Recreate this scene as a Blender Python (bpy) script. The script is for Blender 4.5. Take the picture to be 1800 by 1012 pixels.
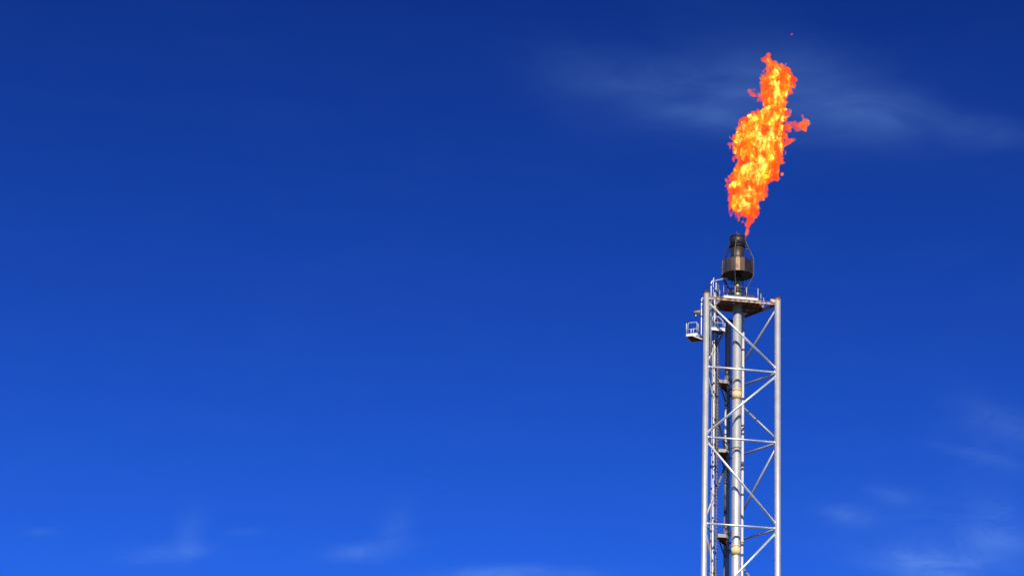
import bpy, math, random
import numpy as np
from mathutils import Vector, Matrix

random.seed(7)
scene = bpy.context.scene
for o in list(bpy.data.objects):
    bpy.data.objects.remove(o)
R = math.radians

# ------------------------------------------------------------------ camera
cam = bpy.data.cameras.new('camera')
cam_o = bpy.data.objects.new('camera', cam)
scene.collection.objects.link(cam_o)
cam.sensor_width = 36.0
cam.lens = 96.27
cam.shift_x = -0.2594
cam.clip_start = 0.5
cam.clip_end = 60000
cam_o.location = (0, 0, 1.7)
cam_o.rotation_euler = (R(90 + 21.767), 0, 0)
scene.camera = cam_o

# ------------------------------------------------------------------ light
SUN_EL, SUN_AZ = 42.0, 9.0          # sun behind the camera, a little to its right
sun = bpy.data.lights.new('sun', 'SUN')
sun.energy = 5.0
sun.angle = R(0.5)
sun.color = (1.0, 0.93, 0.82)
sun_o = bpy.data.objects.new('sun', sun)
scene.collection.objects.link(sun_o)
# direction towards the sun
sd = Vector((math.sin(R(SUN_AZ)) * math.cos(R(SUN_EL)), -math.cos(R(SUN_AZ)) * math.cos(R(SUN_EL)), math.sin(R(SUN_EL))))
sun_o.rotation_euler = sd.to_track_quat('Z', 'Y').to_euler()
sun_o.location = (40, -60, 120)

world = bpy.data.worlds.new('World')
scene.world = world
world.use_nodes = True
wt = world.node_tree
for n in list(wt.nodes):
    wt.nodes.remove(n)


def N(tree, kind, **kw):
    n = tree.nodes.new(kind)
    for k, v in kw.items():
        if k.startswith('i_'):
            key = k[2:]
            key = int(key) if key.isdigit() else key
            n.inputs[key].default_value = v
        else:
            setattr(n, k, v)
    return n


def math_node(tree, op, a, b=None, c=None, clamp=False):
    n = tree.nodes.new('ShaderNodeMath')
    n.operation = op
    n.use_clamp = clamp
    for i, x in enumerate((a, b, c)):
        if x is None:
            continue
        if isinstance(x, (int, float)):
            n.inputs[i].default_value = x
        else:
            tree.links.new(x, n.inputs[i])
    return n.outputs[0]


sky = N(wt, 'ShaderNodeTexSky', sky_type='NISHITA', sun_disc=False)
sky.sun_elevation = R(SUN_EL)
sky.sun_rotation = R(180 - SUN_AZ)
sky.altitude = 0
sky.air_density = 1.0
sky.dust_density = 0.0
sky.ozone_density = 8.0
# deep polarised blue: the whole sky goes through one contrast curve
pre = N(wt, 'ShaderNodeMix', data_type='RGBA', blend_type='MULTIPLY')
pre.inputs[0].default_value = 1.0
pre.inputs[7].default_value = (0.376, 0.388, 0.396, 1)
gam = N(wt, 'ShaderNodeGamma')
gam.inputs[1].default_value = 2.53
wt.links.new(sky.outputs[0], pre.inputs[6])
# soft shoulder so the curve does not blow the horizon up
lum = N(wt, 'ShaderNodeSeparateColor')
wt.links.new(pre.outputs[2], lum.inputs[0])
sh = math_node(wt, 'DIVIDE', 1.0, math_node(wt, 'ADD', 1.0, math_node(wt, 'POWER', math_node(wt, 'DIVIDE', lum.outputs[2], 3.0), 6.0)))
sh = math_node(wt, 'POWER', sh, 1 / 6.0)
shm = N(wt, 'ShaderNodeVectorMath', operation='SCALE')
wt.links.new(pre.outputs[2], shm.inputs[0])
wt.links.new(sh, shm.inputs['Scale'])
wt.links.new(shm.outputs[0], gam.inputs[0])

# thin cirrus, placed by azimuth and elevation on the sky
tc = N(wt, 'ShaderNodeTexCoord')
sx = N(wt, 'ShaderNodeSeparateXYZ')
wt.links.new(tc.outputs['Generated'], sx.inputs[0])
az = math_node(wt, 'MULTIPLY', math_node(wt, 'ARCTAN2', sx.outputs[0], sx.outputs[1]), 180 / math.pi)
el = math_node(wt, 'MULTIPLY', math_node(wt, 'ARCSINE', sx.outputs[2]), 180 / math.pi)
uv = N(wt, 'ShaderNodeCombineXYZ')
wt.links.new(az, uv.inputs[0])
wt.links.new(el, uv.inputs[1])


def wisp_noise(scale, stretch, rot, detail, rough, lo, hi, dist=0.6, off=0.0):
    mp = N(wt, 'ShaderNodeMapping')
    mp.inputs['Rotation'].default_value = (0, 0, R(rot))
    mp.inputs['Scale'].default_value = (scale / stretch, scale, 1)
    mp.inputs['Location'].default_value = (off, off * 0.7, 0)
    wt.links.new(uv.outputs[0], mp.inputs[0])
    nz = N(wt, 'ShaderNodeTexNoise')
    nz.inputs['Scale'].default_value = 1.0
    nz.inputs['Detail'].default_value = detail
    nz.inputs['Roughness'].default_value = rough
    nz.inputs['Distortion'].default_value = dist
    wt.links.new(mp.outputs[0], nz.inputs[0])
    mr = N(wt, 'ShaderNodeMapRange', interpolation_type='SMOOTHSTEP')
    mr.inputs[1].default_value = lo
    mr.inputs[2].default_value = hi
    wt.links.new(nz.outputs[0], mr.inputs[0])
    return mr.outputs[0]


n_fine = wisp_noise(1.1, 3.0, 12, 7, 0.6, 0.30, 0.78, 0.8)
n_soft = wisp_noise(0.55, 2.2, 10, 4, 0.5, 0.25, 0.75, 0.5, 3.1)
n_low = wisp_noise(1.5, 2.4, -14, 7, 0.6, 0.30, 0.80, 1.0, 7.7)


def blob(a0, e0, ra, re, rot, power=1.0):
    """soft elliptical patch of sky, 0..1"""
    da = math_node(wt, 'SUBTRACT', az, a0)
    de = math_node(wt, 'SUBTRACT', el, e0)
    c, s = math.cos(R(rot)), math.sin(R(rot))
    p = math_node(wt, 'ADD', math_node(wt, 'MULTIPLY', da, c / ra), math_node(wt, 'MULTIPLY', de, s / ra))
    q = math_node(wt, 'ADD', math_node(wt, 'MULTIPLY', da, -s / re), math_node(wt, 'MULTIPLY', de, c / re))
    d2 = math_node(wt, 'ADD', math_node(wt, 'MULTIPLY', p, p), math_node(wt, 'MULTIPLY', q, q))
    g = math_node(wt, 'EXPONENT', math_node(wt, 'MULTIPLY', d2, -1.0))
    return math_node(wt, 'MULTIPLY', g, power)


def total(parts):
    s = parts[0]
    for p in parts[1:]:
        s = math_node(wt, 'ADD', s, p)
    return s


upper = total([blob(-2.3, 25.8, 2.6, 0.72, -7, 0.52), blob(1.4, 25.75, 2.3, 0.75, -17, 0.72), blob(-1.2, 26.1, 1.6, 0.5, -6, 0.25),
               blob(4.0, 25.1, 2.0, 0.35, -10, 0.40), blob(-1.6, 25.35, 2.0, 0.22, -10, 0.35)])
lower = total([blob(-13.0, 15.85, 0.8, 0.18, 8, 0.7), blob(-12.6, 16.15, 0.3, 0.5, -15, 0.32),
               blob(-8.8, 16.1, 0.8, 0.18, 8, 0.7), blob(-8.3, 16.5, 0.3, 0.55, -25, 0.32),
               blob(-15.6, 16.1, 0.35, 0.08, 5, 0.3), blob(-11.5, 16.35, 0.35, 0.08, 5, 0.3),
               blob(-5.7, 15.72, 1.5, 0.16, 2, 1.0), blob(3.2, 15.95, 1.0, 0.34, -6, 1.2), blob(4.6, 16.4, 0.7, 0.5, 20, 0.4),
               blob(1.5, 17.0, 0.6, 0.2, -10, 0.5), blob(2.5, 17.45, 0.6, 0.17, -12, 0.5),
               blob(4.3, 18.25, 0.9, 0.12, -14, 0.3), blob(4.9, 18.9, 0.9, 0.35, -20, 0.28),
               blob(4.8, 16.9, 0.9, 0.6, -30, 0.3), blob(3.6, 16.3, 2.2, 0.9, -12, 0.30), blob(4.8, 18.5, 1.3, 0.8, -25, 0.16)])
u_mask = math_node(wt, 'MULTIPLY', upper, math_node(wt, 'ADD', math_node(wt, 'MULTIPLY', n_fine, 0.34), math_node(wt, 'ADD', math_node(wt, 'MULTIPLY', n_soft, 0.40), 0.20)))
l_mask = math_node(wt, 'MULTIPLY', lower, math_node(wt, 'ADD', math_node(wt, 'MULTIPLY', n_low, 0.62), 0.30))
# faint veil over all of the sky
veil = math_node(wt, 'MULTIPLY', math_node(wt, 'MULTIPLY', n_soft, n_fine), 0.012)
cmask = math_node(wt, 'ADD', math_node(wt, 'MULTIPLY', u_mask, 0.32), math_node(wt, 'ADD', math_node(wt, 'MULTIPLY', l_mask, 0.40), veil), clamp=True)
cmix = N(wt, 'ShaderNodeMix', data_type='RGBA', blend_type='MIX')
wt.links.new(cmask, cmix.inputs[0])
wt.links.new(gam.outputs[0], cmix.inputs[6])
cmix.inputs[7].default_value = (2.2, 4.3, 9.2, 1)
bg = N(wt, 'ShaderNodeBackground')
bg.inputs[1].default_value = 0.1
wt.links.new(cmix.outputs[2], bg.inputs[0])
wo = N(wt, 'ShaderNodeOutputWorld')
wt.links.new(bg.outputs[0], wo.inputs[0])

# ------------------------------------------------------------------ exposure
scene.view_settings.view_transform = 'Standard'
scene.view_settings.look = 'None'
scene.view_settings.exposure = 0.0
scene.view_settings.gamma = 1.0
scene.view_settings.use_curve_mapping = False
scene.render.engine = 'CYCLES'
scene.cycles.volume_step_rate = 0.06
scene.cycles.volume_max_steps = 1024
scene.cycles.volume_bounces = 0
scene.cycles.max_bounces = 8
scene.cycles.use_denoising = True
scene.cycles.sample_clamp_indirect = 4.0

COL = scene.collection

# ------------------------------------------------------------------ materials


def new_mat(name):
    m = bpy.data.materials.new(name)
    m.use_nodes = True
    t = m.node_tree
    return m, t, t.nodes['Principled BSDF']


def steel(name, base, metallic=0.3, rough=0.45, rust=0.0, rust_col=(0.16, 0.055, 0.022), dirt=0.25, scale=1.0, spec=0.5, var=0.10, ztop=None):
    """painted or bare steel: patchy tone, vertical run marks, rust breaking through"""
    m, t, b = new_mat(name)
    geo = N(t, 'ShaderNodeNewGeometry')

    def noise(sc, det, ro, vec_scale=None):
        nz = N(t, 'ShaderNodeTexNoise')
        nz.inputs['Scale'].default_value = sc
        nz.inputs['Detail'].default_value = det
        nz.inputs['Roughness'].default_value = ro
        src = geo.outputs['Position']
        if vec_scale:
            mp = N(t, 'ShaderNodeMapping')
            mp.inputs['Scale'].default_value = vec_scale
            t.links.new(src, mp.inputs[0])
            src = mp.outputs[0]
        t.links.new(src, nz.inputs[0])
        return nz.outputs[0]

    def ramp(x, lo, hi):
        mr = N(t, 'ShaderNodeMapRange', interpolation_type='SMOOTHSTEP')
        mr.inputs[1].default_value = lo
        mr.inputs[2].default_value = hi
        t.links.new(x, mr.inputs[0])
        return mr.outputs[0]

    def mix(f, a, c):
        mx = N(t, 'ShaderNodeMix', data_type='RGBA')
        t.links.new(f, mx.inputs[0])
        for i, q in ((6, a), (7, c)):
            if isinstance(q, tuple):
                mx.inputs[i].default_value = q + (1,)
            else:
                t.links.new(q, mx.inputs[i])
        return mx.outputs[2]

    patch = ramp(noise(0.9 * scale, 4, 0.6), 0.3, 0.7)
    lo = tuple(c * (1 - var) for c in base)
    hi = tuple(min(1, c * (1 + var * 0.6)) for c in base)
    col = mix(patch, lo, hi)
    # vertical run marks
    runs = ramp(noise(1.0, 5, 0.65, (7 * scale, 7 * scale, 0.25 * scale)), 0.52, 0.78)
    runs = math_node(t, 'MULTIPLY', runs, dirt)
    col = mix(runs, col, tuple(c * 0.45 + d * 0.12 for c, d in zip(base, (0.30, 0.22, 0.15))))
    # specks and chips
    chips = ramp(noise(6.0 * scale, 6, 0.7), 0.63, 0.70)
    chips = math_node(t, 'MULTIPLY', chips, dirt * 1.6, clamp=True)
    col = mix(chips, col, (0.17, 0.12, 0.085))
    rgh = math_node(t, 'ADD', math_node(t, 'MULTIPLY', runs, 0.3), rough)
    if rust > 0:
        rn = noise(2.6 * scale, 8, 0.70, (1, 1, 0.5))
        th = 0.72 - 0.42 * rust
        if ztop is not None:      # rust creeping down from the open top of the leg
            sp = N(t, 'ShaderNodeSeparateXYZ')
            t.links.new(geo.outputs['Position'], sp.inputs[0])
            up = N(t, 'ShaderNodeMapRange')
            up.inputs[1].default_value = ztop - 0.30
            up.inputs[2].default_value = ztop + 0.15
            up.inputs[4].default_value = 0.33
            t.links.new(sp.outputs[2], up.inputs[0])
            rn = math_node(t, 'ADD', rn, up.outputs[0])
        rm = ramp(rn, th - 0.06, th + 0.07)
        rc2 = mix(ramp(noise(5 * scale, 5, 0.6), 0.35, 0.7), rust_col, tuple(min(1, c * 2.3) for c in rust_col))
        col = mix(rm, col, rc2)
        rgh = math_node(t, 'ADD', rgh, math_node(t, 'MULTIPLY', rm, 0.35), clamp=True)
        met = math_node(t, 'MULTIPLY', math_node(t, 'SUBTRACT', 1.0, rm), metallic)
        t.links.new(met, b.inputs['Metallic'])
    else:
        b.inputs['Metallic'].default_value = metallic
    t.links.new(col, b.inputs['Base Color'])
    t.links.new(rgh, b.inputs['Roughness'])
    b.inputs['Specular IOR Level'].default_value = spec
    bp = N(t, 'ShaderNodeBump')
    bp.inputs['Strength'].default_value = 0.15
    bp.inputs['Distance'].default_value = 0.01
    t.links.new(noise(14 * scale, 4, 0.6), bp.inputs['Height'])
    t.links.new(bp.outputs[0], b.inputs['Normal'])
    return m


ALU = steel('aluminium_paint', (0.86, 0.86, 0.79), 0.74, 0.43, rust=0.10, dirt=0.45)
LEGM = steel('leg_aluminium_paint', (0.86, 0.86, 0.79), 0.74, 0.43, rust=0.10, dirt=0.455, ztop=90.1)
ALU_R = steel('riser_paint', (0.86, 0.855, 0.78), 0.74, 0.43, rust=0.0, dirt=0.40)
ALU_B = steel('dark_aluminium_paint', (0.36, 0.34, 0.32), 0.35, 0.45, rust=0.14, dirt=0.5)  # darker, less metallic tone for the rear-face braces and rear leg
CREAM = steel('cream_paint', (0.64, 0.62, 0.54), 0.1, 0.5, rust=0.16, dirt=0.4)
WHITE = steel('white_paint', (0.80, 0.79, 0.74), 0.05, 0.45, rust=0.10, dirt=0.3)
RUSTY = steel('rusty_steel', (0.33, 0.20, 0.12), 0.2, 0.7, rust=0.85, dirt=0.5, rust_col=(0.10, 0.036, 0.02))
RUSTCREAM = steel('rust_streaked_cream', (0.62, 0.52, 0.38), 0.0, 0.55, rust=0.50, dirt=0.5, rust_col=(0.22, 0.08, 0.03), scale=1.4)
GRATE = steel('galvanised_grating', (0.10, 0.085, 0.07), 0.2, 0.6, rust=0.5, dirt=0.5)
OLIVE = steel('olive_weathered_paint', (0.42, 0.38, 0.28), 0.0, 0.6, rust=0.3, dirt=0.5)
DARK = steel('sooty_steel', (0.045, 0.038, 0.034), 0.4, 0.45, rust=0.25, dirt=0.3, rust_col=(0.06, 0.028, 0.016))
BARREL = steel('heat_tinted_steel', (0.075, 0.055, 0.042), 0.6, 0.48, rust=0.2, dirt=0.4, rust_col=(0.07, 0.035, 0.02))
BRASS = steel('heat_yellowed_steel', (0.50, 0.41, 0.24), 0.55, 0.35, rust=0.2, dirt=0.4)
BAND = steel('orange_band_paint', (0.86, 0.56, 0.24), 0.0, 0.5, rust=0.0, dirt=0.15)
RODM = steel('rod_steel', (0.17, 0.15, 0.13), 0.5, 0.45, rust=0.4, dirt=0.3, rust_col=(0.10, 0.04, 0.02))
PANELS = [steel('shield_steel_%d' % i, c, 0.92, r, rust=0.22, dirt=0.35, rust_col=(0.10, 0.05, 0.025), scale=1.5)
          for i, (c, r) in enumerate([((0.36, 0.24, 0.13), 0.38), ((0.20, 0.13, 0.075), 0.42), ((0.55, 0.38, 0.21), 0.36), ((0.13, 0.085, 0.05), 0.44)])]
CONC = steel('footing_concrete', (0.38, 0.37, 0.35), 0.0, 0.85, rust=0.0, dirt=0.3)

# ------------------------------------------------------------------ mesh helpers


class MB:
    """collects solids; build() links them as one mesh object"""

    def __init__(self):
        self.v, self.f, self.s = [], [], []

    def add(self, vs, fs, sm):
        o = len(self.v)
        self.v += [tuple(p) for p in vs]
        self.f += [tuple(i + o for i in q) for q in fs]
        self.s += sm
        return self

    def tube(self, a, b, r, n=14, r2=None):
        a, b = Vector(a), Vector(b)
        d = (b - a).normalized()
        x = d.orthogonal().normalized()
        if abs(d.z) > 0.99:
            x = Vector((1, 0, 0))
        y = d.cross(x).normalized()
        r2 = r if r2 is None else r2
        vs = []
        for p, q in ((a, r), (b, r2)):
            for k in range(n):
                t = 2 * math.pi * k / n
                vs.append(p + (x * math.cos(t) + y * math.sin(t)) * q)
        fs = [(k, (k + 1) % n, n + (k + 1) % n, n + k) for k in range(n)]
        sm = [True] * n
        fs += [tuple(range(n - 1, -1, -1)), tuple(range(n, 2 * n))]
        return self.add(vs, fs, sm + [False, False])

    def path(self, pts, r, n=10):
        """swept pipe through points (rounded joins)"""
        pts = [Vector(p) for p in pts]
        rings, vs = [], []
        d0 = (pts[1] - pts[0]).normalized()
        x = d0.orthogonal().normalized()
        for i, p in enumerate(pts):
            if i == 0:
                d = pts[1] - pts[0]
            elif i == len(pts) - 1:
                d = pts[-1] - pts[-2]
            else:
                d = (pts[i + 1] - p).normalized() + (p - pts[i - 1]).normalized()
            d.normalize()
            x = (x - d * x.dot(d)).normalized()
            y = d.cross(x)
            for k in range(n):
                t = 2 * math.pi * k / n
                vs.append(p + (x * math.cos(t) + y * math.sin(t)) * r)
        fs, sm = [], []
        for i in range(len(pts) - 1):
            for k in range(n):
                fs.append((i * n + k, i * n + (k + 1) % n, (i + 1) * n + (k + 1) % n, (i + 1) * n + k))
                sm.append(True)
        m = (len(pts) - 1) * n
        fs += [tuple(range(n - 1, -1, -1)), tuple(range(m, m + n))]
        return self.add(vs, fs, sm + [False, False])

    def ring(self, c, r0, r1, z0, z1, n=32):
        """annular collar about a vertical axis"""
        vs = []
        for (r, z) in ((r0, z0), (r1, z0), (r1, z1), (r0, z1)):
            for k in range(n):
                t = 2 * math.pi * k / n
                vs.append((c[0] + r * math.cos(t), c[1] + r * math.sin(t), z))
        fs, sm = [], []
        for q in range(4):
            w = (q + 1) % 4
            for k in range(n):
                fs.append((q * n + k, q * n + (k + 1) % n, w * n + (k + 1) % n, w * n + k))
                sm.append(q in (1, 3))
        return self.add(vs, fs, sm)

    def prism(self, poly, z0, z1):
        n = len(poly)
        vs = [(p[0], p[1], z0) for p in poly] + [(p[0], p[1], z1) for p in poly]
        fs = [(k, (k + 1) % n, n + (k + 1) % n, n + k) for k in range(n)]
        fs += [tuple(range(n - 1, -1, -1)), tuple(range(n, 2 * n))]
        return self.add(vs, fs, [False] * len(fs))

    def bar(self, a, b, w, h):
        """rectangular bar from a to b, width w (level), height h"""
        a, b = Vector(a), Vector(b)
        d = (b - a).normalized()
        s = d.cross(Vector((0, 0, 1)))
        s = s.normalized() if s.length > 1e-4 else Vector((1, 0, 0))
        u = s.cross(d).normalized()
        vs = [p + s * (i * w / 2) + u * (j * h / 2) for p in (a, b) for i, j in ((-1, -1), (1, -1), (1, 1), (-1, 1))]
        fs = [(0, 1, 5, 4), (1, 2, 6, 5), (2, 3, 7, 6), (3, 0, 4, 7), (3, 2, 1, 0), (4, 5, 6, 7)]
        return self.add(vs, fs, [False] * 6)

    def mesh(self, name, mat):
        me = bpy.data.meshes.new(name)
        me.from_pydata(self.v, [], self.f)
        me.polygons.foreach_set('use_smooth', self.s)
        me.materials.append(mat)
        me.update()
        return me

    def build(self, name, mat, parent=None):
        o = bpy.data.objects.new(name, self.mesh(name, mat))
        COL.objects.link(o)
        o.parent = parent
        return o


def obj_from(name, me, parent, loc=(0, 0, 0), rot=None):
    o = bpy.data.objects.new(name, me)
    COL.objects.link(o)
    o.parent = parent
    o.location = loc
    if rot:
        o.rotation_euler = rot
    return o


CENTRE = (-3.5495, 225.256, 0.0)
TURN = R(13.96)


AX = (-0.17, -0.67)      # the riser stands nearer the front face


def thing(name, label, cat, group=None, off=(0, 0, 0)):
    """an Empty on the stack's axis, turned with the tower; parts use the tower's own axes"""
    o = bpy.data.objects.new(name, None)
    COL.objects.link(o)
    c, s = math.cos(TURN), math.sin(TURN)
    o.location = (CENTRE[0] + off[0] * c - off[1] * s, CENTRE[1] + off[0] * s + off[1] * c, off[2])
    o.rotation_euler = (0, 0, TURN)
    tag(o, label, cat, group)
    return o


def tag(o, label, cat, group=None, kind=None):
    o['label'] = label
    o['category'] = cat
    if group:
        o['group'] = group
    if kind:
        o['kind'] = kind
    return o


# ------------------------------------------------------------------ ground
gm, gt, gb = new_mat('rough_grass_ground')
g1 = N(gt, 'ShaderNodeTexNoise')
g1.inputs['Scale'].default_value = 0.05
g1.inputs['Detail'].default_value = 8
gg = N(gt, 'ShaderNodeNewGeometry')
gt.links.new(gg.outputs['Position'], g1.inputs[0])
gr = N(gt, 'ShaderNodeValToRGB')
gr.color_ramp.elements[0].color = (0.030, 0.036, 0.018, 1)
gr.color_ramp.elements[0].position = 0.35
gr.color_ramp.elements[1].color = (0.065, 0.070, 0.038, 1)
gr.color_ramp.elements[1].position = 0.65
gt.links.new(g1.outputs[0], gr.inputs[0])
gt.links.new(gr.outputs[0], gb.inputs['Base Color'])
gb.inputs['Roughness'].default_value = 0.95
S = 12000
gmb = MB()
gmb.add([(-S, -S, 0), (S, -S, 0), (S, S, 0), (-S, S, 0)], [(0, 1, 2, 3)], [False])
ground = gmb.build('ground', gm)
ground['kind'] = 'structure'

# ------------------------------------------------------------------ lattice tower
L, RT, B = Vector((-3.2, -1.848, 0)), Vector((3.2, -1.848, 0)), Vector((0, 3.695, 0))
LEVELS = [89.74, 83.32, 76.91, 69.20, 61.5, 53.8, 46.1, 38.4, 30.7, 23.0, 15.3, 7.6]


def at(p, z):
    return Vector((p[0], p[1], z))


def nt(n, t, z=0.0):
    """point by distance outwards (n) from the left-rear face and along it (t) from the left leg"""
    return Vector((L.x - 0.866 * n + 0.5 * t, L.y + 0.5 * n + 0.866 * t, z))


tower = thing('lattice_tower', 'silver three legged lattice tower holding up the flare stack', 'lattice tower')
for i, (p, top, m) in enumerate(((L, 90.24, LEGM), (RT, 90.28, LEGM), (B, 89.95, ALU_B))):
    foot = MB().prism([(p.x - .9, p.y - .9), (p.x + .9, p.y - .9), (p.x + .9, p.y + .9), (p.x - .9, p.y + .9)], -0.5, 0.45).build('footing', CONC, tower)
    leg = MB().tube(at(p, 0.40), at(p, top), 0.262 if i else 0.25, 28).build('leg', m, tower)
    cap = MB().tube(at(p, top - 0.01), at(p, top + 0.03), 0.30, 28)
    capo = cap.build('cap', GRATE, leg)


def brace(name, a, b, r, m):
    a, b = Vector(a), Vector(b)
    d = (b - a).normalized()
    mb = MB().tube(a + d * 0.2, b - d * 0.2, r, 14)
    for p, q in ((a, d), (b, -d)):
        mb.tube(p + q * 0.21, p + q * 0.42, r * 1.08, 14)
    return mb.build(name, m, tower)


for k, z in enumerate(LEVELS):
    if k == 0:
        continue
    brace('horizontal_brace', at(L, z), at(RT, z), 0.088, ALU)
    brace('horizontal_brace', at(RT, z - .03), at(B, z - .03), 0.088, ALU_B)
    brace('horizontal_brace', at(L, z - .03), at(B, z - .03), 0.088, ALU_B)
for k in range(len(LEVELS)):
    z0 = LEVELS[k] - (0.30 if k == 0 else 0.22)
    z1 = LEVELS[k + 1] + 0.22 if k + 1 < len(LEVELS) else 0.7
    fl = k % 2 == 0
    brace('diagonal_brace', at(L if fl else RT, z0), at(RT if fl else L, z1), 0.098, ALU)
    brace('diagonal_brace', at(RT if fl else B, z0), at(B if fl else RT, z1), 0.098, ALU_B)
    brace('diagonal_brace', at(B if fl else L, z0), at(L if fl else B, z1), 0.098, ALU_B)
# head frame carrying the top platform
ZT = 89.74
for a, b, m in ((L, RT, RUSTCREAM), (RT, B, RUSTY), (L, B, RUSTY)):
    d = (b - a).normalized()
    pa, pb = at(a + d * .22, ZT - .02), at(b - d * .22, ZT - .02)
    mb = MB()
    mb.bar(pa + Vector((0, 0, .10)), pb + Vector((0, 0, .10)), 0.16, 0.03)
    mb.bar(pa, pb, 0.035, 0.17)
    mb.bar(pa - Vector((0, 0, .10)), pb - Vector((0, 0, .10)), 0.16, 0.03)
    mb.build('head_beam', m, tower)
# corner gusset on the head frame
MB().prism([(2.55, -1.80), (3.05, -1.80), (3.0, -1.35), (2.75, -1.40)], ZT + 0.10, ZT + 0.42).build('gusset', RUSTCREAM, tower)

# ------------------------------------------------------------------ riser
riser = thing('flare_riser', 'thick pale metal gas riser pipe up the middle of the tower', 'pipe', off=(AX[0], AX[1], 0))
RR = 0.378
MB().tube((0, 0, 0.0), (0, 0, 90.42), RR, 40).build('pipe', ALU_R, riser)
for z0, z1 in ((80.90, 81.63), (66.88, 67.57)):
    MB().ring((0, 0), RR - .01, RR + .014, z0, z1, 40).build('orange_band', BAND, riser)
    MB().ring((0, 0), RR - .01, RR + .013, z1 + .10, z1 + .22, 40).build('orange_band', BAND, riser)
for zc, m in ((76.45, RUSTY),):
    MB().ring((0, 0), RR - .01, RR + .020, zc, zc + .05, 40).build('weld_ring', m, riser)

# ------------------------------------------------------------------ flare tip
tip = thing('flare_tip', 'sooty flare tip with round metal wind shield on top of the tower', 'flare tip', off=(AX[0], AX[1], -0.2))
mb = MB()
mb.tube((0, 0, 90.58), (0, 0, 91.15), 0.36, 32)
mb.tube((0, 0, 91.14), (0, 0, 92.1), 0.285, 32)
mb.build('neck', BRASS, tip)
MB().ring((0, 0), 0.28, 0.43, 91.12, 91.22, 32).build('flange', BRASS, tip)
MB().ring((0, 0), 0.28, 0.35, 91.62, 91.70, 32).build('flange', BRASS, tip)
MB().ring((0, 0), 0.28, 0.33, 92.02, 92.12, 32).build('flange', BRASS, tip)
mb = MB()
mb.tube((0, 0, 92.08), (0, 0, 92.75), 0.27, 32, 0.36)
mb.tube((0, 0, 92.74), (0, 0, 93.3), 0.36, 32, 0.575)
mb.build('cone', DARK, tip)
MB().ring((0, 0), 0.55, 0.60, 93.28, 95.56, 40).build('barrel', BARREL, tip)
MB().ring((0, 0), 0.58, 0.665, 95.50, 96.42, 40).build('collar', DARK, tip)
MB().ring((0, 0), 0.61, 0.69, 95.44, 95.53, 40).build('collar_rim', DARK, tip)
MB().ring((0, 0), 0.59, 0.69, 96.35, 96.44, 40).build('collar_rim', DARK, tip)
# wind shield: flat panels with open joints
NP = 20
RS = 1.335
zs0, zs1 = 92.74, 94.0
half = RS * math.tan(math.pi / NP) - 0.014
for k in range(NP):
    t = 2 * math.pi * (k + 0.35) / NP
    c, s = math.cos(t), math.sin(t)
    tw = random.uniform(-0.05, 0.05)
    dz = random.uniform(-0.02, 0.03)
    n = Vector((math.cos(t + tw), math.sin(t + tw), 0))
    e = Vector((-n.y, n.x, 0))
    o = Vector((c * RS, s * RS, 0))
    # notched top corners
    prof = [(-half, zs0), (half, zs0), (half, zs1 - .10 + dz), (half - .03, zs1 - .10 + dz), (half - .03, zs1 + dz),
            (-half + .03, zs1 + dz), (-half + .03, zs1 - .10 + dz), (-half, zs1 - .10 + dz)]
    vs = [o + e * a + Vector((0, 0, z)) - n * 0.012 for a, z in prof] + [o + e * a + Vector((0, 0, z)) + n * 0.012 for a, z in prof]
    m8 = len(prof)
    fs = [tuple(range(m8 - 1, -1, -1)), tuple(range(m8, 2 * m8))] + [(i, (i + 1) % m8, m8 + (i + 1) % m8, m8 + i) for i in range(m8)]
    p = MB().add(vs, fs, [False] * len(fs)).build('shield_panel', PANELS[random.choice((0, 0, 1, 1, 2, 3))], tip)
MB().ring((0, 0), 0.40, 1.31, 92.78, 92.82, 40).build('shield_floor', DARK, tip)
MB().ring((0, 0), 1.24, 1.305, 92.84, 92.94, 40).build('shield_hoop', DARK, tip)
MB().ring((0, 0), 1.24, 1.305, 93.66, 93.74, 40).build('shield_hoop', DARK, tip)
# support rods / pilot lines
for az_, m, r in ((4, DARK, .045), (-13, RODM, .028), (132, DARK, .055), (-113, RODM, .030), (75, DARK, .045), (158, DARK, .030)):
    t = R(az_)
    c, s = math.cos(t), math.sin(t)

    def P(rad, z):
        return (c * rad, s * rad, z)
    pts = [P(.69, 96.2), P(.74, 95.95), P(1.36, 94.54), P(1.43, 94.32), P(1.435, 92.87), P(1.40, 92.68), P(.80, 91.45), P(.74, 91.25)]
    rod = MB().path(pts, r, 10).build('support_rod', m, tip)
    MB().tube(P(.55, 95.28), P(1.08, 95.28), .022, 8).build('spreader', m, rod)
    MB().tube(P(1.30, 93.0), P(1.46, 93.0), .035, 8).build('bracket', m, rod)
    MB().tube(P(.66, 95.9), P(.70, 96.30), .055, 10).build('pilot_nozzle', DARK, rod)
    MB().tube(P(.72, 91.15), P(.82, 91.42), .07, 10).build('mounting_foot', RODM, rod)
# gas manifold ring and feed stubs round the neck
mani = MB()
mani.path([(.62 * math.cos(q * math.pi / 12), .62 * math.sin(q * math.pi / 12), 91.35) for q in range(24)], .055, 8)
mani.build('gas_manifold', DARK, tip)
for q in range(8):
    t = q * math.pi / 4 + .2
    MB().path([(.62 * math.cos(t), .62 * math.sin(t), 91.35), (.55 * math.cos(t), .55 * math.sin(t), 91.9), (.42 * math.cos(t), .42 * math.sin(t), 92.6)], .028, 8).build('feed_pipe', DARK, tip)
# igniter and thermocouple stubs at the rim
MB().tube((-.16, -.52, 96.3), (-.20, -.50, 96.72), .035, 8).build('igniter', RODM, tip)
MB().tube((.02, -.50, 96.35), (.0, -.5, 96.58), .025, 8).build('igniter', RODM, tip)

# ------------------------------------------------------------------ platforms


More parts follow.
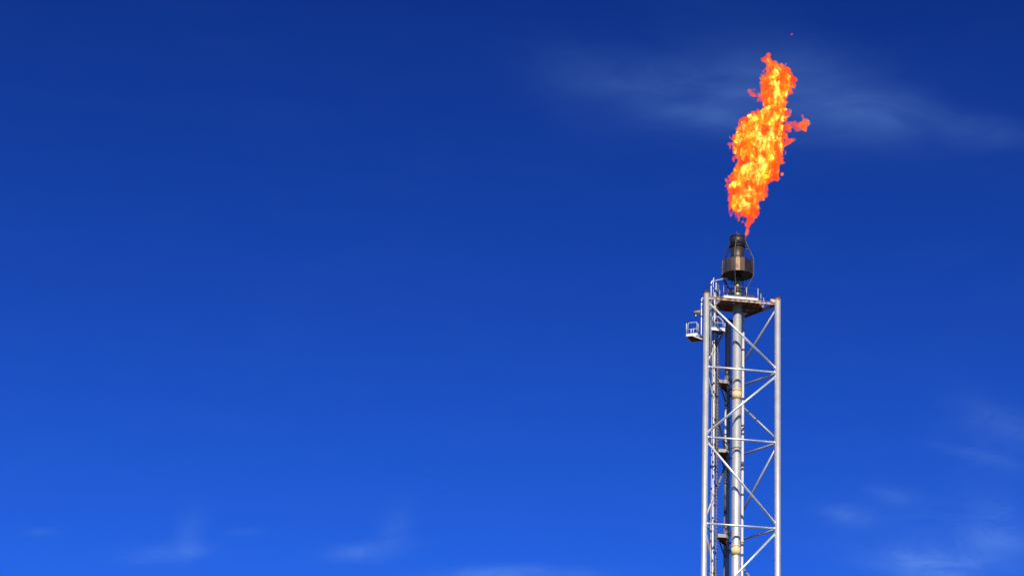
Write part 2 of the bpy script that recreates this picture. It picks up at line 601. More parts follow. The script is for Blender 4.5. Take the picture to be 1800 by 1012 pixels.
def railing(root, pts, z, h, m, r=0.024, close=False, post_every=1.2, mid=True, posts_at_ends=True, post_mats=None):
    """posts, top rail and mid rail along a polyline, each piece its own part"""
    pts = [Vector((p[0], p[1], 0)) for p in pts]
    segs = list(zip(pts[:-1], pts[1:]))
    if close:
        segs.append((pts[-1], pts[0]))
    for i, (a, b) in enumerate(segs):
        n = max(1, round((b - a).length / post_every))
        for k in range(n + (0 if (close or i < len(segs) - 1) else 1)):
            p = a.lerp(b, k / n)
            mm = random.choice(post_mats) if post_mats else m
            MB().tube(at(p, z), at(p, z + h), r * 1.15, 8).build('handrail_post', mm, root)
        MB().tube(at(a, z + h), at(b, z + h), r, 8).build('handrail', m, root)
        if mid:
            MB().tube(at(a, z + h * .52), at(b, z + h * .52), r * .85, 8).build('mid_rail', m, root)


def deck_mesh(poly, z, th, bars=None):
    return MB().prism(poly, z - th, z)


def toe_boards(root, poly, z0, z1, m, th=0.025, skip=()):
    n = len(poly)
    for i in range(n):
        if i in skip:
            continue
        a, b = Vector((*poly[i], 0)), Vector((*poly[(i + 1) % n], 0))
        d = (b - a).normalized()
        MB().bar(at(a + d * .015, (z0 + z1) / 2), at(b - d * .015, (z0 + z1) / 2), th, z1 - z0).build('toe_board', m, root)


# top platform round the tip
top = thing('top_platform', 'hexagonal work platform with white toe board just under the flare tip', 'platform')
ZD = ZT + 0.115
hexp = [(-1.70, -1.93), (1.40, -1.93), (2.40, 0.05), (1.30, 1.35), (-1.05, 1.35), (-1.95, 0.05)]
mb = MB()
nseg = 28
inner = [(0.46 * math.cos(2 * math.pi * k / nseg), 0.46 * math.sin(2 * math.pi * k / nseg)) for k in range(nseg)]


def hex_hit(t):
    dx, dy = math.cos(t), math.sin(t)
    best = 1e9
    for i in range(6):
        (x1, y1), (x2, y2) = hexp[i], hexp[(i + 1) % 6]
        ex, ey = x2 - x1, y2 - y1
        den = dx * ey - dy * ex
        if abs(den) < 1e-9:
            continue
        x1, y1 = x1 - AX[0], y1 - AX[1]
        a = (x1 * ey - y1 * ex) / den
        b = (x1 * dy - y1 * dx) / den
        if a > 0 and -1e-6 <= b <= 1 + 1e-6:
            best = min(best, a)
    return best


angs = sorted([math.atan2(y - AX[1], x - AX[0]) for x, y in hexp] + [2 * math.pi * k / 24 - math.pi for k in range(24)])
na = len(angs)
vs = []
for z in (ZD + .005, ZD + .05):
    for t in angs:
        d = hex_hit(t) - .03
        vs.append((AX[0] + math.cos(t) * d, AX[1] + math.sin(t) * d, z))
    for t in angs:
        vs.append((AX[0] + math.cos(t) * .44, AX[1] + math.sin(t) * .44, z))
fs = []
for k in range(na):
    j = (k + 1) % na
    fs.append((k, na + k, na + j, j))
    fs.append((2 * na + k, 2 * na + j, 3 * na + j, 3 * na + k))
    fs.append((k, j, 2 * na + j, 2 * na + k))
    fs.append((na + j, na + k, 3 * na + k, 3 * na + j))
MB().add(vs, fs, [False] * len(fs)).build('deck', GRATE, top)
toe_boards(top, hexp, ZD - .02, ZD + .20, WHITE)
# floor joists and stiffeners seen from below
for x in (-1.5, -.75, .75, 1.3):
    MB().bar((x, -1.72, ZD - .06), (x, 1.15, ZD - .06), .07, .11).build('joist', RUSTY, top)
for y in (-1.3, .0, .7):
    MB().bar((-1.5, y, ZD - .13), (1.95, y, ZD - .13), .07, .10).build('joist', GRATE, top)
MB().prism([(.45, -1.6), (1.6, -1.6), (2.2, -.2), (.6, -.3)], ZD - .022, ZD - .008).build('patch_plate', RUSTY, top)
MB().prism([(.55, .35), (1.9, .25), (1.3, 1.1), (.6, 1.2)], ZD - .022, ZD - .008).build('patch_plate', OLIVE, top)
railing(top, hexp, ZD, 1.12, RODM, r=.022, close=True, post_every=1.05, post_mats=[RUSTCREAM, CREAM, WHITE, CREAM])
# bracket boxes and valve gear standing on the platform
MB().prism([(-.95, -.5), (-.6, -.5), (-.6, -.2), (-.95, -.2)], ZD + .06, ZD + .62).build('junction_box', DARK, top)
MB().prism([(.95, -1.15), (1.30, -1.05), (1.2, -.75), (.85, -.85)], ZD + .06, ZD + .72).build('junction_box', RUSTY, top)
MB().prism([(.30, -1.00), (1.32, -1.02), (1.32, -.99), (.30, -.97)], ZD + .10, ZD + .80).build('heat_plate', DARK, top)
MB().prism([(-1.45, -.90), (-.62, -.93), (-.62, -.90), (-1.45, -.87)], ZD + .10, ZD + .66).build('heat_plate', DARK, top)
for x, y, h in ((-.72, -1.0, .5), (-.45, -1.1, .42), (-1.2, -1.2, .6), (.6, -1.25, .35), (-.2, -1.15, .55)):
    s_ = MB().tube((x, y, ZD + .05), (x, y, ZD + h), .035, 8).tube((x - .06, y, ZD + h * .7), (x + .06, y, ZD + h * .7), .05, 8).build('valve_stem', random.choice((CREAM, RODM, WHITE)), top)
MB().path([(-1.2, -1.2, ZD + .6), (-.9, -1.1, ZD + .75), (-.5, -.7, ZD + .9), (-.4, -.3, ZD + 1.1)], .025, 8).build('gas_line', DARK, top)
MB().path([(.6, -1.25, ZD + .35), (.7, -1.0, ZD + .8), (.55, -.4, ZD + 1.2)], .025, 8).build('gas_line', DARK, top)

for x, y, h, m_ in ((-1.35, -.9, .75, DARK), (-1.05, -1.3, .45, RODM), (-.85, -.85, .9, DARK), (-.6, -.75, .65, BRASS), (.25, -1.15, .5, DARK), (.45, -.75, .8, RODM), (.8, -1.4, .4, CREAM), (1.1, -.4, .9, DARK), (.1, .2, .8, DARK), (-1.3, -.2, .95, DARK)):
    MB().tube((x, y, ZD + .05), (x, y, ZD + h), .045, 10).tube((x - .09, y, ZD + h * .8), (x + .09, y, ZD + h * .8), .06, 10).build('valve_stem', m_, top)
for pts_ in ([(-1.35, -.9, ZD + .7), (-1.0, -.8, ZD + .95), (-.6, -.7, ZD + 1.0)], [(1.1, -.4, ZD + .85), (.7, -.5, ZD + 1.05), (.25, -.6, ZD + 1.05)],
             [(-1.3, -.2, ZD + .9), (-.9, -.5, ZD + .7), (-.55, -.6, ZD + .75)], [(-1.5, -1.3, ZD + .3), (-.6, -1.2, ZD + .34), (.5, -1.15, ZD + .3)], [(.4, -.8, ZD + .75), (.9, -.9, ZD + .55), (1.3, -1.2, ZD + .5)]):
    MB().path(pts_, .035, 8).build('gas_line', DARK, top)

# inner landing below it, inside the left rear face
inn = thing('inner_landing', 'small white railed landing inside the tower below the top platform', 'platform')
ZI = 87.30
inp = [(-2.62, -.80), (-1.30, -.80), (-1.05, .35), (-1.60, .45), (-2.05, .02)]
deck_mesh(inp, ZI - .005, .05).build('deck', GRATE, inn)
toe_boards(inn, inp, ZI - .16, ZI + .13, WHITE, skip=(2, 3, 4))
MB().bar((-2.0, -.74, ZI - .12), (-1.75, .25, ZI - .12), .08, .12).build('joist', RUSTY, inn)
MB().bar((-1.45, -.74, ZI - .12), (-1.3, .3, ZI - .12), .08, .12).build('joist', GRATE, inn)
MB().tube((-1.35, -.7, ZI - .2), (-1.75, .3, ZI - 1.15), .045, 8).build('knee_brace', GRATE, inn)
MB().tube((-2.3, -.6, ZI - .2), (-1.85, .1, ZI - 1.0), .045, 8).build('knee_brace', GRATE, inn)
# front guard rail with a bevelled corner
z0, z1 = ZI + .08, ZI + 1.12
MB().path([(-2.42, -.81, z0), (-2.42, -.81, z1 - .08), (-2.36, -.81, z1), (-1.86, -.81, z1), (-1.50, -.81, z1 - .36), (-1.48, -.81, z1 - .42), (-1.48, -.81, z0)], .030, 10).build('handrail', WHITE, inn)
MB().tube((-2.42, -.81, ZI + .58), (-1.48, -.81, ZI + .58), .025, 8).build('mid_rail', WHITE, inn)
for x, y, h in ((-2.27, -.79, 1.0), (-1.30, -.79, .6), (-1.95, .0, .95), (-1.72, .1, .9)):
    MB().tube((x, y, z0), (x, y, ZI + h), .028, 8).build('handrail_post', WHITE, inn)

# outer basket platform
bas = thing('basket_platform', 'small railed basket platform jutting out left of the tower', 'platform')
ZB = 86.62
bp_ = [tuple(nt(n, t)[:2]) for n, t in ((2.02, .56), (1.0, .56), (1.0, 2.05), (2.02, 2.05))]
deck_mesh(bp_, ZB - .008, .05).build('deck', RUSTY, bas)
toe_boards(bas, bp_, ZB - .13, ZB + .12, WHITE)
con = [tuple(nt(n, t)[:2]) for n, t in ((.97, 1.0), (.12, 1.0), (.12, 2.0), (.97, 2.0))]
MB().prism(con, ZB - .13, ZB - .05).build('walkway_plate', DARK, bas)
MB().tube(nt(.9, 1.1, ZB - .2), nt(.2, 1.1, ZB - 1.0), .05, 8).build('knee_brace', GRATE, bas)
MB().tube(nt(.9, 1.9, ZB - .2), nt(.2, 1.9, ZB - 1.0), .05, 8).build('knee_brace', GRATE, bas)
MB().bar(nt(1.35, .50, ZB - .15), nt(.50, .50, ZB - .55), .05, .10).build('knee_brace', WHITE, bas)
MB().bar(nt(.50, .50, ZB - .55), nt(.16, .50, ZB - .85), .05, .10).build('knee_brace', GRATE, bas)
g0, g1_ = ZB + .10, ZB + 1.12
MB().path([nt(1.86, .56, g0), nt(1.86, .56, g1_ - .12), nt(1.80, .56, g1_ - .03), nt(1.72, .56, g1_), nt(1.12, .56, g1_), nt(1.03, .56, g1_ - .08), nt(1.03, .56, g0)], .030, 10).build('handrail', WHITE, bas)
MB().tube(nt(1.86, .56, ZB + .52), nt(1.03, .56, ZB + .52), .025, 8).build('mid_rail', WHITE, bas)
for n in (1.58, 1.36):
    MB().tube(nt(n, .56, g0), nt(n, .56, ZB + .52), .028, 8).build('handrail_post', WHITE, bas)
MB().tube(nt(2.01, .60, g0), nt(2.01, .60, g1_), .030, 8).build('handrail_post', WHITE, bas)
MB().tube(nt(2.01, 2.0, g0), nt(2.01, 2.0, g1_), .030, 8).build('handrail_post', OLIVE, bas)
MB().tube(nt(1.02, 2.0, g0), nt(1.02, 2.0, g1_), .030, 8).build('handrail_post', OLIVE, bas)
MB().tube(nt(.92, .62, g0), nt(.92, .62, g1_ - .15), .032, 8).build('handrail_post', OLIVE, bas)
MB().tube(nt(2.01, .6, g1_), nt(2.01, 2.0, g1_), .022, 8).build('handrail', DARK, bas)
MB().tube(nt(2.01, 2.0, g1_), nt(1.02, 2.0, g1_), .022, 8).build('handrail', DARK, bas)
MB().tube(nt(2.01, .6, ZB + .55), nt(2.01, 2.0, ZB + .55), .02, 8).build('mid_rail', DARK, bas)

# rest platforms by the rear leg, one at each brace level
for zz, lab in ((83.10, 'small dark rest platform on rear leg, topmost of three inside the tower'),
                (76.72, 'small dark rest platform on rear leg, middle one of three inside the tower'),
                (69.05, 'small dark rest platform on rear leg, lowest of three inside the tower')):
    rp = thing('rest_platform', lab, 'platform', 'rest platforms inside the tower')
    poly = [(-1.42, 1.15), (-.62, 1.15), (-.35, 1.5), (-.25, 3.1), (-.42, 3.15)]
    deck_mesh(poly, zz + .02, .05).build('deck', GRATE, rp)
    MB().bar((-1.40, 1.12, zz + .08), (-.64, 1.12, zz + .08), .03, .30).build('toe_board', OLIVE, rp)
    MB().bar((-.60, 1.13, zz + .07), (-.36, 1.46, zz + .07), .03, .26).build('toe_board', OLIVE, rp)
    MB().bar((-1.5, 1.18, zz - .08), (-.2, 3.3, zz - .08), .10, .14).build('joist', DARK, rp)
    MB().bar((-.62, 1.25, zz - .10), (-.15, 3.3, zz - .10), .10, .14).build('joist', DARK, rp)
    MB().tube((-1.25, 1.25, zz - .15), (-.22, 3.45, zz - 1.05), .06, 10).build('knee_brace', DARK, rp)
    MB().tube((-.55, 1.4, zz - .15), (-.02, 3.42, zz - 1.15), .06, 10).build('knee_brace', GRATE, rp)
    for x, y in ((-.62, 1.2), (-.3, 2.2), (-.27, 3.0)):
        MB().tube((x, y, zz), (x, y, zz + 1.08), .022, 8).build('handrail_post', CREAM, rp)
    MB().path([(-1.35, 1.18, zz + 1.0), (-.62, 1.2, zz + 1.08), (-.3, 2.2, zz + 1.08), (-.27, 3.0, zz + 1.08)], .018, 8).build('handrail', RODM, rp)
    MB().path([(-.62, 1.2, zz + .6), (-.3, 2.2, zz + .6), (-.27, 3.0, zz + .6)], .016, 8).build('mid_rail', RODM, rp)
    # guide stay reaching to the riser
    MB().bar((-1.15, .0, zz + .60), (-.48, -.42, zz - .28), .12, .13).build('guide_stay', DARK, rp)
    MB().ring((0, 0), RR + .02, RR + .10, zz - .10, zz + .02, 32).build('guide_ring', DARK, rp) if zz < 0 else None

# ------------------------------------------------------------------ pipes, ladder, fittings
slim = thing('purge_gas_pipe', 'slim cream pipe running up behind the right of the riser', 'pipe')
sx_, sy_ = 0.62, 0.38
MB().tube((sx_, sy_, 0), (sx_, sy_, 89.5), .112, 20).build('pipe', CREAM, slim)
for z in (78.1, 85.9, 72.6, 68.1, 64.0):
    MB().ring((sx_, sy_), .10, .135, z, z + .18, 20).build('clamp', RODM, slim)
MB().ring((sx_, sy_), .10, .16, 78.9, 79.02, 20).build('clamp', RUSTY, slim)
MB().ring((sx_, sy_), .10, .1145, 75.2, 75.65, 20).build('rust_patch', RUSTY, slim)
MB().ring((sx_, sy_), .10, .125, 68.35, 68.65, 20).build('orange_band', BAND, slim)

rear = thing('drain_pipe', 'short lagged vertical pipe on the rear leg above the lowest rest platform', 'pipe')
MB().tube((-.22, 3.35, 72.2), (-.22, 3.35, 83.0), .11, 16).build('pipe', CREAM, rear)
MB().tube((-.22, 3.35, 71.95), (-.22, 3.35, 72.25), .125, 16).build('end_cap', DARK, rear)
for z in (74.5, 79.0, 81.7):
    MB().ring((-.22, 3.35), .10, .135, z, z + .1, 16).build('clamp', DARK, rear)

lad = thing('access_ladder', 'long vertical access ladder with many rungs left of the riser', 'ladder')
LT = nt(-.2, 2.86)
e = Vector((0.5, 0.866, 0))
ca_, cb_ = LT - e * .23, LT + e * .23
ZL = 92.0
MB().bar(at(ca_, .3), at(ca_, ZL), .06, .10).build('stringer', RODM, lad)
MB().bar(at(cb_, .3), at(cb_, ZL), .05, .09).build('stringer', DARK, lad)
rung_me = MB().tube(-e * .21, e * .21, .040, 8).mesh('rung', CREAM)
rest = MB()
k = 0
z = ZL - .15
while z > .5:
    if z > 62:
        obj_from('rung', rung_me, lad, (LT.x, LT.y, z))
    else:
        rest.tube(at(ca_, z), at(cb_, z), .028, 6)
    z -= .3
ro = rest.build('lower_rungs', WHITE, lad)
ro['kind'] = 'stuff'
for z in (89.55, 90.15, 90.7):
    MB().prism([(LT.x - .42, LT.y - .5), (LT.x - .12, LT.y - .42), (LT.x - .12, LT.y - .2), (LT.x - .42, LT.y - .28)], z, z + .22).build('junction_box', random.choice((RUSTCREAM, CREAM, DARK)), lad)
# standoff brackets and a cable run with cleats beside the ladder
for z in np.arange(63.2, 91, 2.3):
    MB().bar(at(cb_, z), nt(.06, 1.5, z), .06, .09).build('standoff', DARK, lad)

conduits = [
    (nt(-.06, 2.15), .050, WHITE, 'white conduit pipe, thickest of those beside the ladder', 91.0),
    (nt(-.05, 2.45), .047, OLIVE, 'brownish conduit pipe next to the ladder', 91.6),
    (nt(-.16, 2.62), .045, DARK, 'dark conduit pipe squeezed against the ladder', 91.2),
    (nt(.02, 2.02), .034, DARK, 'dark conduit pipe left of the thick white conduit', 88.5),
    (nt(-.10, 1.55), .026, CREAM, 'thin pale conduit nearest the left leg', 86.2),
    (nt(-.02, 1.72), .024, ALU_B, 'thin grey conduit, second from the left leg', 86.2),
]
for p, r, m, lab, zt in conduits:
    c = thing('conduit_pipe', lab, 'pipe', 'conduit pipes beside the ladder')
    MB().tube(at(p, .2), at(p, zt), r, 12).build('pipe', m, c)
    z = 62.5 + random.uniform(0, 2)
    while z < zt - .5:
        MB().ring(p, r * .9, r + .035, z, z + .14, 12).build('clamp', DARK, c)
        z += random.choice((3.1, 4.6, 3.8))

goose = thing('gooseneck_pipe', 'bent pale pipe arching from beside the ladder to the wind shield', 'pipe')
gp = nt(-.05, 1.12)
pts = [at(gp, 84.0), at(gp, 91.45)]
for k in range(1, 7):
    t = k / 6 * math.pi / 2
    pts.append((gp.x + .36 * (1 - math.cos(t)), gp.y + .10 * (1 - math.cos(t)), 91.45 + .34 * math.sin(t)))
pts += [(gp.x + .9, gp.y + .25, 92.02), (-1.30, -.45, 92.25), (-1.05, -.35, 92.35)]
MB().path(pts, .062, 12).build('pipe', ALU, goose)
MB().ring(gp, .05, .10, 91.28, 91.40, 14).build('flange', DARK, goose)
MB().ring(gp, .05, .085, 89.9, 90.05, 14).build('flange', RUSTCREAM, goose)

hoop = thing('ladder_grab_rail', 'small white grab rail frame at the head of the ladder', 'handrail')
ha, hb = nt(-.02, 1.85), nt(-.1, 2.42)
MB().path([at(ha, 89.9), at(ha, 92.2), at(ha + (hb - ha) * .3, 92.35)], .034, 10).build('handrail_post', WHITE, hoop)
MB().path([at(hb, 89.4), at(hb, 92.15)], .050, 10).build('handrail_post', CREAM, hoop)
MB().tube(at(ha, 91.35), at(hb, 91.35), .034, 8).build('handrail', WHITE, hoop)
MB().ring(hb, .04, .085, 92.1, 92.2, 12).build('cap', DARK, hoop)
MB().ring(hb, .04, .075, 91.2, 91.3, 12).build('collar', DARK, hoop)

vent = thing('vent_pole', 'slender white vertical pole just left of the left tower leg', 'pole')
vp = nt(.75, .93)
MB().path([at(vp, 90.05), at(vp, 86.75), at(vp + Vector((.1, -.04, 0)), 86.45)], .055, 12).build('pipe', WHITE, vent)
MB().tube(at(vp, 90.0), at(vp + Vector((.12, .0, 0)), 90.14), .065, 12).build('cap', WHITE, vent)
for z in (89.72, 88.35):
    MB().ring(vp, .05, .10, z, z + .07, 14).build('flange', DARK, vent)
    MB().bar(at(vp, z - .06), nt(.02, .93, z - .06), .05, .05).build('bracket', GRATE, vent)

stub = thing('rusty_stub_pipe', 'rusty horizontal pipe stub sticking out left of the tower', 'pipe')
MB().tube(nt(-.6, 1.27, 88.92), nt(1.46, 1.27, 88.92), .18, 24).build('pipe', RUSTCREAM, stub)
MB().tube(nt(1.46, 1.27, 88.92), nt(1.52, 1.27, 88.92), .195, 24).build('end_cap', RUSTY, stub)
MB().tube(nt(1.38, 1.27, 88.76), nt(1.38, 1.27, 88.56), .06, 12).build('drain_nipple', WHITE, stub)

# ------------------------------------------------------------------ flame
PROFILE = [(96.2, 0.58, 0.10), (96.48, 0.74, 0.12), (97.02, 0.85, 0.22), (97.57, 0.9, 0.29), (98.11, 1.07, 0.45), (98.55, 1.13, 0.60), (98.77, 1.05, 0.80), (99.04, 0.84, 1.09),
           (99.32, 0.58, 1.38), (99.76, 0.53, 1.49), (100.31, 0.7, 1.56), (100.86, 0.75, 1.77), (101.41, 0.79, 1.83), (101.96, 0.9, 1.87),
           (102.13, 1.2, 2.13), (102.52, 1.52, 2.29), (103.07, 1.79, 2.21), (103.63, 1.93, 2.1), (104.18, 1.93, 2.07), (104.74, 1.83, 2.21),
           (105.3, 1.82, 2.48), (105.86, 1.72, 2.47), (106.42, 1.92, 2.32), (106.98, 2.0, 2.19), (107.54, 2.1, 2.09), (108.11, 2.61, 1.94),
           (108.45, 3.02, 1.58), (108.79, 3.24, 1.4), (109.02, 3.36, 1.21), (109.47, 3.22, 1.13), (110.15, 3.19, 1.04), (110.6, 3.22, 1.33),
           (111.06, 3.32, 1.44), (111.85, 3.3, 1.41), (112.2, 3.53, 1.49), (112.65, 3.71, 1.31), (113.0, 3.6, 1.06), (113.34, 3.36, 0.88),
           (113.57, 3.04, 0.69), (113.91, 2.7, 0.41), (114.2, 2.64, 0.38), (114.45, 2.75, 0.28), (114.62, 2.83, 0.16), (114.72, 2.87, 0.04)]
TENDRILS = [  # polyline points (x, z), radius
    ([(4.1, 107.2), (4.85, 107.38), (5.45, 107.16), (5.85, 107.05)], .27), ([(5.45, 107.2), (5.9, 107.3), (6.08, 107.75)], .30), ([(6.0, 107.7), (5.9, 108.3)], .12),
    ([(4.1, 105.4), (4.6, 105.85), (5.0, 106.1)], .22), ([(3.9, 106.6), (4.4, 106.5), (4.55, 106.1)], .16),
    ([(2.2, 110.1), (1.7, 110.37), (1.1, 110.7)], .15), ([(2.3, 109.7), (1.9, 109.9)], .14),
    ([(-.3, 99.4), (-.35, 99.0), (-.62, 98.55)], .13), ([(0.0, 99.4), (.0, 98.7), (.10, 98.05)], .13), ([(.4, 99.2), (.25, 98.6)], .16), ([(.1, 98.7), (.32, 98.45)], .12),
    ([(-.5, 99.6), (-.72, 99.2), (-.70, 98.9)], .13), ([(.75, 98.9), (.55, 98.3), (.42, 97.9)], .12), ([(-.1, 99.1), (-.2, 98.4)], .11),
    ([(2.45, 114.1), (2.08, 114.1)], .14), ([(0.1, 104.35), (-.4, 104.1), (-.5, 103.92)], .13), ([(.15, 103.3), (-.25, 103.1)], .15),
    ([(4.3, 112.7), (4.75, 112.4), (4.85, 112.0)], .20), ([(3.2, 102.6), (3.42, 102.3)], .30), ([(2.3, 112.2), (2.1, 112.4)], .10),
    ([(4.62, 116.50), (4.90, 116.72)], .058), ([(1.45, 110.95), (1.55, 111.1)], .08),
]
FX0, FX1, FY0, FY1, FZ0, FZ1, H = -1.5, 6.8, -2.7, 2.7, 95.9, 117.0, 0.078
gx = np.arange(FX0, FX1, H, dtype=np.float32)
gy = np.arange(FY0, FY1, H, dtype=np.float32)
gz = np.arange(FZ0, FZ1, H, dtype=np.float32)
rng = np.random.default_rng(11)


def vnoise(shape, step_cells, origin=0):
    """smooth value noise on the grid, features about step_cells cells across"""
    dims = [int(np.ceil(n / s)) + 4 for n, s in zip(shape, step_cells)]
    a = rng.uniform(-1, 1, dims).astype(np.float32)
    for ax in range(3):
        x = np.arange(shape[ax], dtype=np.float32) / step_cells[ax] + .37
        i = x.astype(int)
        f = x - i
        f = f * f * f * (f * (f * 6 - 15) + 10)
        sh = [1, 1, 1]
        sh[ax] = -1
        f = f.reshape(sh)
        a = np.take(a, i, axis=ax) * (1 - f) + np.take(a, i + 1, axis=ax) * f
    return a


shape = (len(gx), len(gy), len(gz))
X, Y, Z = np.meshgrid(gx, gy, gz, indexing='ij')
# turbulence: warp then displace
zs = np.array([p[0] for p in PROFILE])
calm = np.clip(np.interp(Z, zs, [p[2] for p in PROFILE]) / 1.0, .22, 1.0).astype(np.float32)
w1 = vnoise(shape, (9, 9, 11)) * .20
w2 = vnoise(shape, (9, 9, 11)) * .20
w3 = vnoise(shape, (4, 4, 5)) * .10
w4 = vnoise(shape, (4, 4, 5)) * .10
xs = np.array([p[1] for p in PROFILE])
rs = np.array([p[2] * .96 for p in PROFILE])
Zw = Z + (w2 + w4) * calm
Xw = X + (w1 + w3) * calm
xc = np.interp(Zw, zs, xs).astype(np.float32)
rc = np.interp(Zw, zs, rs, left=0.001, right=0.001).astype(np.float32)
yc = (0.25 * np.sin((Zw - 97) * .55) * np.clip((Zw - 97) / 3, 0, 1)).astype(np.float32)
rad = np.sqrt((Xw - xc) ** 2 + ((Y - yc) / .85) ** 2)
body = rc - rad
body = np.where((Zw < 96.2) | (Zw > 114.72), np.minimum(body, -.05 - np.minimum(np.abs(Zw - 96.2), np.abs(Zw - 114.72))), body)
tend = np.full(shape, -9.0, np.float32)
for pts, r in TENDRILS:
    r *= 1.12
    for (x0, z0), (x1, z1) in zip(pts[:-1], pts[1:]):
        lo = (min(x0, x1) - r - .8, min(z0, z1) - r - .8)
        hi = (max(x0, x1) + r + .8, max(z0, z1) + r + .8)
        ix = slice(max(0, int((lo[0] - FX0) / H)), int((hi[0] - FX0) / H) + 1)
        iz = slice(max(0, int((lo[1] - FZ0) / H)), int((hi[1] - FZ0) / H) + 1)
        px, pz = Xw[ix, :, iz] - x0, Zw[ix, :, iz] - z0
        dx, dz = x1 - x0, z1 - z0
        t = np.clip((px * dx + pz * dz) / (dx * dx + dz * dz), 0, 1)
        d = r - np.sqrt((px - t * dx) ** 2 + (pz - t * dz) ** 2 + (Y[ix, :, iz] - .1) ** 2)
        tend[ix, :, iz] = np.maximum(tend[ix, :, iz], d)
scale_r = np.clip(rc / 1.0, .30, 1.0)
n1 = vnoise(shape, (11, 11, 13))
n2 = vnoise(shape, (5.5, 5.5, 6.5))
n3 = vnoise(shape, (2.7, 2.7, 3.1))
billow = (np.abs(n1) - .35) * .42 + (np.abs(n2) - .33) * .46 + n3 * .17
n4 = vnoise(shape, (1.7, 1.7, 1.9))
billow = billow + n4 * .13
field = np.maximum(body + billow * scale_r - .07 * scale_r, tend + billow * .33)
n0 = vnoise(shape, (20, 20, 30))
core = body + n0 * .38 * scale_r - (.38 + .22 * np.clip((Z - 107.5) / 4, 0, 1)) * scale_r + (n1 * .46 + n2 * .55 + n3 * .20) * scale_r
core = np.minimum(core, field - .16)
core = core - .5 * np.clip((99.4 - Z) / 1.2, 0, 1)
for fld in (field, core):
    for ax in range(3):
        sl = [slice(None)] * 3
        for q in (0, -1):
            sl[ax] = q
            fld[tuple(sl)] = -1.0


def surface_nets(f):
    """iso-surface of f = 0 (positive inside) as vertices and quads"""
    s = f > 0
    nx, ny, nz = f.shape
    corners = [(i, j, k) for i in (0, 1) for j in (0, 1) for k in (0, 1)]

    def cv(a, c):
        return a[c[0]:nx - 1 + c[0], c[1]:ny - 1 + c[1], c[2]:nz - 1 + c[2]]
    cnt = sum(cv(s, c).astype(np.int8) for c in corners)
    act = (cnt > 0) & (cnt < 8)
    idx = np.full(act.shape, -1, np.int64)
    cells = np.argwhere(act)
    idx[act] = np.arange(len(cells))
    acc = np.zeros((len(cells), 3))
    num = np.zeros(len(cells))
    fc = {c: f[cells[:, 0] + c[0], cells[:, 1] + c[1], cells[:, 2] + c[2]] for c in corners}
    for a in corners:
        for ax in range(3):
            if a[ax]:
                continue
            b = list(a)
            b[ax] = 1
            fa, fb = fc[a], fc[tuple(b)]
            m = (fa > 0) != (fb > 0)
            t = np.where(m, fa / np.where(np.abs(fa - fb) < 1e-9, 1, fa - fb), 0)
            p = np.array(a, float)[None, :].repeat(len(cells), 0)
            p[:, ax] = t
            acc[m] += p[m]
            num[m] += 1
    verts = cells + acc / num[:, None]
    quads = []
    for ax in range(3):
        o1, o2 = [(1, 2), (2, 0), (0, 1)][ax]
        sl0, sl1 = [slice(1, -1)] * 3, [slice(1, -1)] * 3
        sl0[ax] = slice(0, -1)
        sl1[ax] = slice(1, None)
        A, Bq = s[tuple(sl0)], s[tuple(sl1)]
        e_ = np.argwhere(A != Bq)
        if not len(e_):
            continue
        flip = A[tuple(e_.T)]
        base = e_.copy()
        for q in range(3):
            if q != ax:
                base[:, q] += 1
        qs = []
        for d1, d2 in ((0, 0), (-1, 0), (-1, -1), (0, -1)):
            g = base.copy()
            g[:, o1] += d1
            g[:, o2] += d2
            qs.append(idx[g[:, 0], g[:, 1], g[:, 2]])
        qs = np.stack(qs, 1)
        qs[~flip] = qs[~flip][:, ::-1]
        quads.append(qs)
    return verts, np.concatenate(quads)


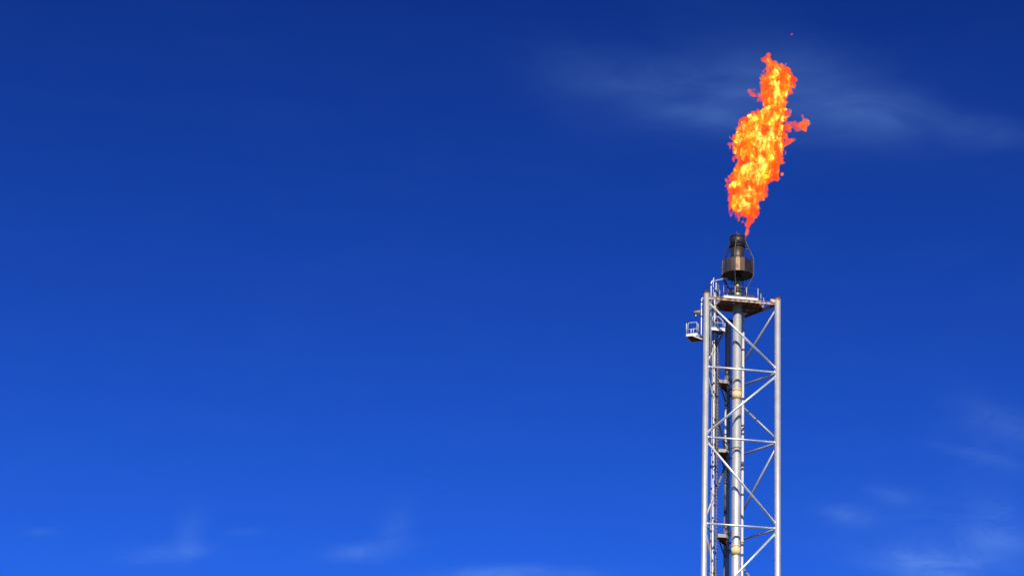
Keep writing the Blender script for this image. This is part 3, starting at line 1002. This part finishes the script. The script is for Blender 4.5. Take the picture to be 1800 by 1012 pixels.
def fire_material(name, density, ramp, scale, lo, hi, seed, strength):
    m = bpy.data.materials.new(name)
    m.use_nodes = True
    t = m.node_tree
    for n in list(t.nodes):
        t.nodes.remove(n)
    out = N(t, 'ShaderNodeOutputMaterial')
    co = N(t, 'ShaderNodeTexCoord')
    mp = N(t, 'ShaderNodeMapping')
    mp.inputs['Location'].default_value = (seed, seed * .7, -seed)
    mp.inputs['Scale'].default_value = (1, 1, .55)
    mp.inputs['Rotation'].default_value = (0, R(10), 0)
    t.links.new(co.outputs['Object'], mp.inputs[0])

    def noise(sc, det, rough, dist):
        nz = N(t, 'ShaderNodeTexNoise')
        nz.inputs['Scale'].default_value = sc
        nz.inputs['Detail'].default_value = det
        nz.inputs['Roughness'].default_value = rough
        nz.inputs['Distortion'].default_value = dist
        t.links.new(mp.outputs[0], nz.inputs[0])
        return nz.outputs[0]
    a = noise(scale, 8, .70, 1.4)
    mr = N(t, 'ShaderNodeMapRange')
    mr.inputs[1].default_value = lo
    mr.inputs[2].default_value = hi
    t.links.new(a, mr.inputs[0])
    cr = N(t, 'ShaderNodeValToRGB')
    el_ = cr.color_ramp.elements
    while len(el_) < len(ramp):
        el_.new(.5)
    for e2, (p, c) in zip(el_, ramp):
        e2.position = p
        e2.color = c + (1,)
    t.links.new(mr.outputs[0], cr.inputs[0])
    # how thick the flame is from place to place
    b = noise(scale * 1.9, 4, .6, .6)
    mb_ = N(t, 'ShaderNodeMapRange')
    mb_.inputs[1].default_value = .41
    mb_.inputs[2].default_value = .58
    mb_.inputs[3].default_value = density * .06
    mb_.inputs[4].default_value = density * 1.5
    t.links.new(b, mb_.inputs[0])
    em = N(t, 'ShaderNodeEmission')
    t.links.new(cr.outputs[0], em.inputs[0])
    t.links.new(math_node(t, 'MULTIPLY', mb_.outputs[0], strength), em.inputs[1])
    ab = N(t, 'ShaderNodeVolumeAbsorption')
    ab.inputs[0].default_value = (0, 0, 0, 1)
    t.links.new(mb_.outputs[0], ab.inputs[1])
    ad = N(t, 'ShaderNodeAddShader')
    t.links.new(em.outputs[0], ad.inputs[0])
    t.links.new(ab.outputs[0], ad.inputs[1])
    t.links.new(ad.outputs[0], out.inputs['Volume'])
    return m


OUTER = fire_material('flame_outer_gas', 4.2, [(0, (.80, .035, .02)), (.35, (1.0, .075, .012)), (.62, (1.0, .18, .010)), (.85, (1.0, .36, .016)), (1, (1.0, .72, .07))], 1.0, .33, .72, 3.0, 1.2)
CORE = fire_material('flame_hot_gas', 7.0, [(0, (1.0, .16, .010)), (.35, (1.0, .34, .012)), (.65, (1.0, .66, .025)), (1, (1.0, .92, .16))], 1.0, .33, .56, 9.0, 2.1)

flame = bpy.data.objects.new('gas_flame', None)
COL.objects.link(flame)
flame.location = (CENTRE[0], CENTRE[1], 96.2)
flame.location = (CENTRE[0] + AX[0] * math.cos(TURN) - AX[1] * math.sin(TURN), CENTRE[1] - 0.69, 96.0)
tag(flame, 'tall orange and yellow gas flame leaning right above the flare tip', 'flame')
for nm, fld, mt in (('outer_flame', field, OUTER), ('hot_core', core, CORE)):
    v, q = surface_nets(fld)
    v = v * H + np.array([FX0, FY0, FZ0 - 96.2])
    me = bpy.data.meshes.new(nm)
    me.from_pydata(v.tolist(), [], q.tolist())
    me.polygons.foreach_set('use_smooth', [True] * len(q))
    me.materials.append(mt)
    me.update()
    o = bpy.data.objects.new(nm, me)
    COL.objects.link(o)
    o.parent = flame
    print(nm, len(q))
